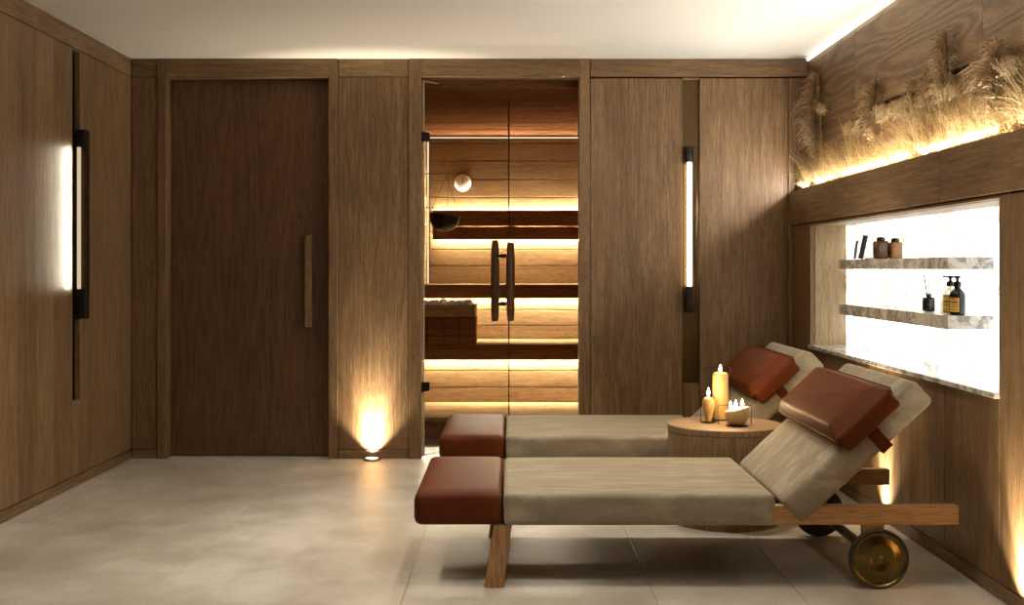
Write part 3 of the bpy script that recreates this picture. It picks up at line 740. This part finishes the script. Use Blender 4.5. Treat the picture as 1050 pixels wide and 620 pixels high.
# ------------------------------------------------------------------ things on the niche shelves
zs1, zs2 = 1.2365, .9985
def book(x, y, wd, hgt, th, ang, mat, label):
    """an upright slim book leaning back towards the glowing panel"""
    o = thing('slim_book', (x, y, zs1), label, 'book'); rt = Matrix.Rotation(R(ang), 3, 'Y'); pv = Vector((x, y, zs1+.003))
    MB().box(x-th/2, x-th/2+.002, y-wd/2, y+wd/2, zs1+.003, zs1+.003+hgt, 0, 1, rt, pv).box(x+th/2-.002, x+th/2, y-wd/2, y+wd/2, zs1+.003, zs1+.003+hgt, 0, 1, rt, pv).box(x-th/2+.001, x+th/2-.001, y-wd/2, y-wd/2+.002, zs1+.003, zs1+.003+hgt, 0, 1, rt, pv).build('cover', M[mat], o, smooth=False)
    MB().box(x-th/2+.002, x+th/2-.002, y-wd/2+.002, y+wd/2-.003, zs1+.005, zs1+.001+hgt, 0, 1, rt, pv).build('pages', M[mat], o, smooth=False)
book(1.816, 6.10, .040, .125, .015, 13, 'book_dark', 'slim black book leaning at the end of the upper marble shelf')
book(1.812, 6.19, .030, .098, .006, 8, 'book_green', 'thin grey-green book behind the black book on the upper shelf')
tag(MB().box(1.84, 1.90, 5.98, 6.10, zs1+.0005, zs1+.008, .002, 1).build('card_tray', M['paper']), 'flat tan card tray beside the square amber jar on the upper shelf', 'tray')
def jar(x, y, w, d, hgt, mat, label, lab=True, cap=True):
    o = thing('amber_jar', (x, y, zs1), label, 'jar', 'amber jars on the upper shelf')
    MB().cushion((x, y, zs1+.0005+hgt/2), (d, w, hgt), .010, 0, 0).build('body', M[mat], o)
    if lab: MB().box(x-d/2-.0012, x-d/2-.0002, y-w*.30, y+w*.30, zs1+hgt*.28, zs1+hgt*.68).build('label_plate', M['label_d'], o)
    MB().lathe([(0, 0), (.020, 0), (.021, .004), (.021, .014), (.014, .020), (0, .021)], (x, y, zs1+hgt), 20).build('lid', M['bronze'], o)
    return o
jar(1.825, 5.79, .078, .06, .088, 'amber', 'square brown amber jar with dark label on the upper shelf')
jar(1.885, 5.755, .07, .055, .082, 'amber2', 'lighter amber jar standing half behind the brown jar')
# reed diffuser
df = thing('reed_diffuser', (1.83, 5.14, zs2), 'small dark bottle with thin reeds on the lower marble shelf', 'diffuser')
MB().cushion((1.83, 5.14, zs2+.0325), (.045, .048, .064), .009, 0, 0).lathe([(.010, 0), (.010, .012), (.0125, .012), (.0125, .016), (0, .016)], (1.83, 5.14, zs2+.064), 16).build('bottle', M['glass_dark'], df)
for k, (ax_, ay) in enumerate(((-.02, .07), (.03, .035), (.0, -.01), (-.03, -.045), (.03, -.075), (.0, .10))):
    MB().tube([(1.83+ax_*.1, 5.14+ay*.1, zs2+.05), (1.83+ax_, 5.14+ay*.62, zs2+.165)], .0018, 5).build('reed', M['reed'], df)
tag(MB().lathe([(0, .0005), (.017, .0005), (.019, .01), (.019, .045), (.012, .052), (.010, .056), (0, .056)], (1.875, 5.075, zs2), 24).build('glass_vial', M['clear_bottle']), 'small clear glass vial behind the dark reed bottle', 'vial')
def pump(x, y, body, label, partial=False):
    o = thing('pump_bottle', (x, y, zs2), label, 'bottle', 'pump bottles on the lower shelf')
    r = .0315
    MB().lathe([(0, .0005), (r-.004, .0005), (r, .005), (r, .082), (r-.004, .094), (.016, .106), (.012, .110), (.012, .116), (0, .116)], (x, y, zs2), 32).build('body', M[body], o)
    if partial:
        MB().lathe([(0, .004), (r-.003, .004), (r-.003, .080), (0, .081)], (x, y, zs2), 28).build('liquid', M['wax'], o)
    ang0 = math.atan2(-y, -x)
    lab = MB(); n = 10
    vs = []
    for i in range(n+1):
        a = ang0+R(-62+74*i/n) ; 
        for z in (.014, .072): vs.append((x+(r+.0008)*math.cos(a), y+(r+.0008)*math.sin(a), zs2+z))
    lab.poly(vs, [(2*i, 2*i+2, 2*i+3, 2*i+1) for i in range(n)]); lb = lab.build('label_band', M['label_y'], o)
    pr = MB()
    for z0, z1 in ((.020, .0225), (.034, .037), (.042, .044), (.050, .0565), (.064, .0665)):
        vs = []
        for i in range(n+1):
            a = ang0+R(-54+56*i/n)
            for z in (z0, z1): vs.append((x+(r+.0012)*math.cos(a), y+(r+.0012)*math.sin(a), zs2+z))
        pr.poly(vs, [(2*i, 2*i+2, 2*i+3, 2*i+1) for i in range(n)])
    pr.build('print_line', M['print'], lb)
    pm_ = MB().lathe([(0, .1162), (.0155, .1162), (.0155, .134), (.008, .138), (.006, .139), (.006, .150), (.012, .151), (.012, .160), (0, .162)], (x, y, zs2), 20)
    pm_.box(x-.030, x, y-.006, y+.006, zs2+.153, zs2+.160, .001, 1)
    pm_.build('pump_head', M['blackbottle'], o)
    return o
pump(1.845, 4.925, 'clear_bottle', 'clear pump bottle with yellow label left of the black bottle', True)
pump(1.825, 4.795, 'blackbottle', 'black pump bottle with yellow label at the end of the lower shelf')

# ------------------------------------------------------------------ dried grasses on the ledge
rnd = random.Random(11)
BZ0 = 1.601
def clampx(p):
    if p.x > XU-.004: p.x = XU-.004-rnd.random()*.006
    return p
def straw_tuft(x, y, hgt, n, lean_, label):
    """a fan of thin arching blades from one foot"""
    m = MB()
    for i in range(n):
        f = rnd.uniform(-1, 1); L = hgt*rnd.uniform(.6, 1.05)*(1-.25*abs(f))
        ty_ = (f*.55+lean_)*hgt; tx_ = -abs(rnd.gauss(.01, .035)) if rnd.random() < .75 else rnd.uniform(0, .03)
        droop = rnd.uniform(.15, .40)*abs(ty_); ex = rnd.uniform(1.7, 2.6)
        p0 = Vector((x+rnd.uniform(-.015, .015), y+f*.035, BZ0)); pts = []
        for k in range(8):
            t = k/7
            pts.append(clampx(p0+Vector((tx_*t*t, ty_*t**ex, L*t-droop*t**3))))
        sd = Vector((rnd.uniform(-.2, .2), 1, rnd.uniform(-.3, .3))).normalized()
        m.ribbon(pts, .0060, .0018, sd)
    o = m.build('dried_grass', M['straw'], smooth=False)
    return tag(o, label, 'dried grass', 'golden straw tufts on the planter ledge', 'thing')
def plume(x, y, zt, w, n, label, lean_=0.0, mat='plume'):
    o = thing('pampas_grass', (x, y, BZ0), label, 'pampas grass', 'pampas plumes on the planter ledge'); o['kind'] = 'thing'
    hgt = zt-BZ0
    def ax(t): return Vector((x-.01*math.sin(t*3), y+lean_*t*t*hgt, BZ0+hgt*t))
    MB().tube([ax(t/8) for t in range(9)], .0028, 6, .001).build('stem', M['straw'], o)
    m = MB()
    for i in range(n):
        t = .30+.70*rnd.random()**.85
        wid = w*(math.sin(math.pi*min(1, (t-.28)/.75))**.6)*(1.0-.35*t)+.016
        a = rnd.uniform(0, 2*math.pi); L = wid*rnd.uniform(.4, 1.2)*(.45+1.5*max(0, .5+noise.noise(Vector((t*11+y*3, math.cos(a)*.9, math.sin(a)*.9)))))
        d = Vector((math.cos(a)*.55, math.sin(a), 0)); p = ax(t); pts = []
        up = rnd.uniform(.5, 1.2)
        for k in range(4):
            s = k/3; pts.append(clampx(p+d*L*s+Vector((0, 0, L*(up*s-.9*s*s)))+Vector((0, 0, .03*s))))
        m.ribbon(pts, .0060, .0014, Vector((-math.sin(a)*.5, math.cos(a)*.5, .7)).normalized())
    m.build('plume', M[mat], o, smooth=False)
    return o
def curl_head(x, y, zc, r, n, label):
    o = thing('seed_head', (x, y, BZ0), label, 'dried flower', 'curly seed heads on the planter ledge')
    MB().tube([(x, y, BZ0), (x-.004, y+.004, zc-r*.3)], .002, 5).build('stem', M['straw'], o)
    m = MB()
    for i in range(n):
        d = Vector((rnd.gauss(0, .6), rnd.gauss(0, 1), rnd.gauss(.25, .8))).normalized()
        p = Vector((x, y, zc)); L = r*rnd.uniform(.6, 1.1); u = d.cross(Vector((rnd.random(), rnd.random(), rnd.random()))).normalized(); pts = []
        for k in range(5):
            s = k/4; pts.append(clampx(p+d*L*s+u*L*.35*math.sin(s*4.2)))
        m.ribbon(pts, .0040, .0022, u.cross(d).normalized())
    m.build('bloom', M['curl'], o, smooth=False)
    return o
def reeds(x, y, zt, w, n, label):
    m = MB(); hgt = zt-BZ0
    for i in range(n):
        f = rnd.uniform(-1, 1); L = hgt*rnd.uniform(.7, 1.0)
        p0 = Vector((x+rnd.uniform(-.015, .015), y+f*w*.35, BZ0)); e_ = Vector((rnd.uniform(-.03, .03), f*w*.5, L))
        m.ribbon([clampx(p0+e_*(k/3)) for k in range(4)], .0036, .0022, Vector((.2, 1, 0)).normalized())
    return tag(m.build('russet_reed', M['russet'], smooth=False), label, 'dried reeds', 'russet reed bundles on the planter ledge')
def PY(px, x=1.80): return 1200*x/(px-525)
def PZ(px, py, x=1.80): return H-(py-275)*PY(px, x)/1200
PL = [(832, 80, .085, 900, 'pampas plume in the corner next to the far wall'),
      (893, 86, .075, 800, 'slim pampas plume just beyond the first panel joint, russet reeds beside it'),
      (931, 88, .060, 600, 'short pampas plume standing over the dark wall slot'),
      (948, 76, .060, 600, 'pampas plume close behind the tallest plume'),
      (966, 36, .062, 900, 'tallest pampas plume on the ledge, narrow and dark tipped'),
      (1016, 48, .085, 1000, 'broad tall pampas plume nearest the frame end of the ledge'),
      (1003, 80, .060, 600, 'smaller pampas plume leaning at the broad tall one')]
for px, py, w, n, lb in PL: plume(1.822, PY(px), PZ(px, py), w*1.35, n*2, lb, rnd.uniform(-.05, .05))
for px, py, w, n, lb in ((877, 82, .07, 70, 'russet reeds standing upright beside the slim pampas plume'), (853, 130, .10, 60, 'short russet reeds near the corner plume'),
                         (1036, 58, .16, 150, 'wide russet reed bundle at the nearer end of the ledge'), (975, 105, .10, 60, 'short russet reeds below the tallest plume'), (1008, 92, .12, 80, 'russet reeds under the broad tall plume')):
    reeds(1.825, PY(px), PZ(px, py), w, n, lb)
for px, py, r, n, lb in ((873, 133, .055, 260, 'curly cream seed head low between the reeds and straw'), (905, 118, .06, 300, 'curly cream seed head beneath the slim plume'), (921, 113, .065, 320, 'round curly seed head in front of the dark wall slot'),
                         (972, 96, .06, 300, 'curly brown-cream seed head under the tallest plume'), (988, 120, .06, 260, 'low cream seed head amid arching straw'), (1033, 70, .06, 300, 'curly seed head in front of the wide russet bundle'), (842, 112, .05, 220, 'small curly seed head against the corner plume')):
    curl_head(1.80, PY(px), PZ(px, py), r*.85, n, lb)
y = 3.75; k = 0
spots_ = []
while y < 7.2: spots_.append(y); y += .17
names_ = ['at the corner', 'below the corner plume', 'under the russet reeds', 'by the slim plume', 'by the dark slot', 'under the tallest plume', 'by the broad plume', 'at the nearer end']
for i, y in enumerate(spots_):
    straw_tuft(1.783+rnd.uniform(-.008, .010), y+rnd.uniform(-.03, .03), rnd.uniform(.28, .44), 130, rnd.uniform(.1, 1.0), 'arching golden straw tuft in the lit row on the planter ledge')

# ------------------------------------------------------------------ lights and camera
def spot(x, y, e, size=95, blend=.7, aim=(0, 0, -1), col=(1, .88, .70), soft=.035):
    L = bpy.data.lights.new('ceiling_downlight', 'SPOT'); L.energy = e; L.spot_size = R(size); L.spot_blend = blend; L.color = col; L.shadow_soft_size = soft
    o = bpy.data.objects.new('ceiling_downlight', L); C.objects.link(o); o.location = (x, y, 2.47); o.rotation_euler = Vector(aim).to_track_quat('-Z', 'Y').to_euler()
for x, y, e in ((-1.1, 3.9, 46), (.15, 4.0, 36), (1.0, 4.0, 28), (-1.1, 5.6, 46), (.15, 5.6, 60), (1.0, 5.6, 46), (-.3, 1.8, 60)):
    spot(x, y, e)
L = bpy.data.lights.new('cove_light', 'AREA'); L.shape = 'RECTANGLE'; L.size = 6.0; L.size_y = .02; L.energy = 2.5; L.color = (1, .94, .84)
o = bpy.data.objects.new('cove_light', L); C.objects.link(o); o.location = (XU-.02, 4.2, 2.44)
o.rotation_euler = (Matrix(((0, .8, .6), (1, 0, 0), (0, .6, -.8))).to_euler())
zd = Vector((-.55, 0, .83)).normalized()   # shines up and out over the ceiling
xa = Vector((0, 1, 0)); zz = -zd; ya = zz.cross(xa)
o.rotation_euler = Matrix((xa, ya, zz)).transposed().to_euler()

L = bpy.data.lights.new('planter_lamp', 'AREA'); L.shape = 'RECTANGLE'; L.size = 5.0; L.size_y = .02; L.energy = 80; L.color = (1, .95, .87)
o = bpy.data.objects.new('planter_lamp', L); C.objects.link(o); o.location = (XR+.02, 4.7, 1.69)
zz = -Vector((-.92, 0, .40)).normalized(); o.rotation_euler = Matrix((xa, zz.cross(xa), zz)).transposed().to_euler()

w = bpy.data.worlds.new('room_air'); bpy.context.scene.world = w; w.use_nodes = True
w.node_tree.nodes['Background'].inputs[0].default_value = (1, .86, .66, 1); w.node_tree.nodes['Background'].inputs[1].default_value = .02
cam = bpy.data.cameras.new('camera'); co = bpy.data.objects.new('camera', cam); C.objects.link(co)
co.location = (0, 0, H); co.rotation_euler = (R(90), 0, 0)
cam.lens = 1200/1050*36; cam.sensor_width = 36; cam.sensor_fit = 'HORIZONTAL'; cam.shift_y = -35/1050; cam.clip_start = .05
sc = bpy.context.scene; sc.camera = co
sc.view_settings.view_transform = 'Standard'; sc.view_settings.look = 'None'; sc.view_settings.gamma = 1; sc.view_settings.exposure = 0.12
sc.view_settings.use_curve_mapping = False
sc.cycles.max_bounces = 10; sc.cycles.diffuse_bounces = 5; sc.cycles.transparent_max_bounces = 16; sc.cycles.sample_clamp_indirect = 6
sc.cycles.caustics_reflective = False; sc.cycles.caustics_refractive = False; sc.cycles.use_denoising = True
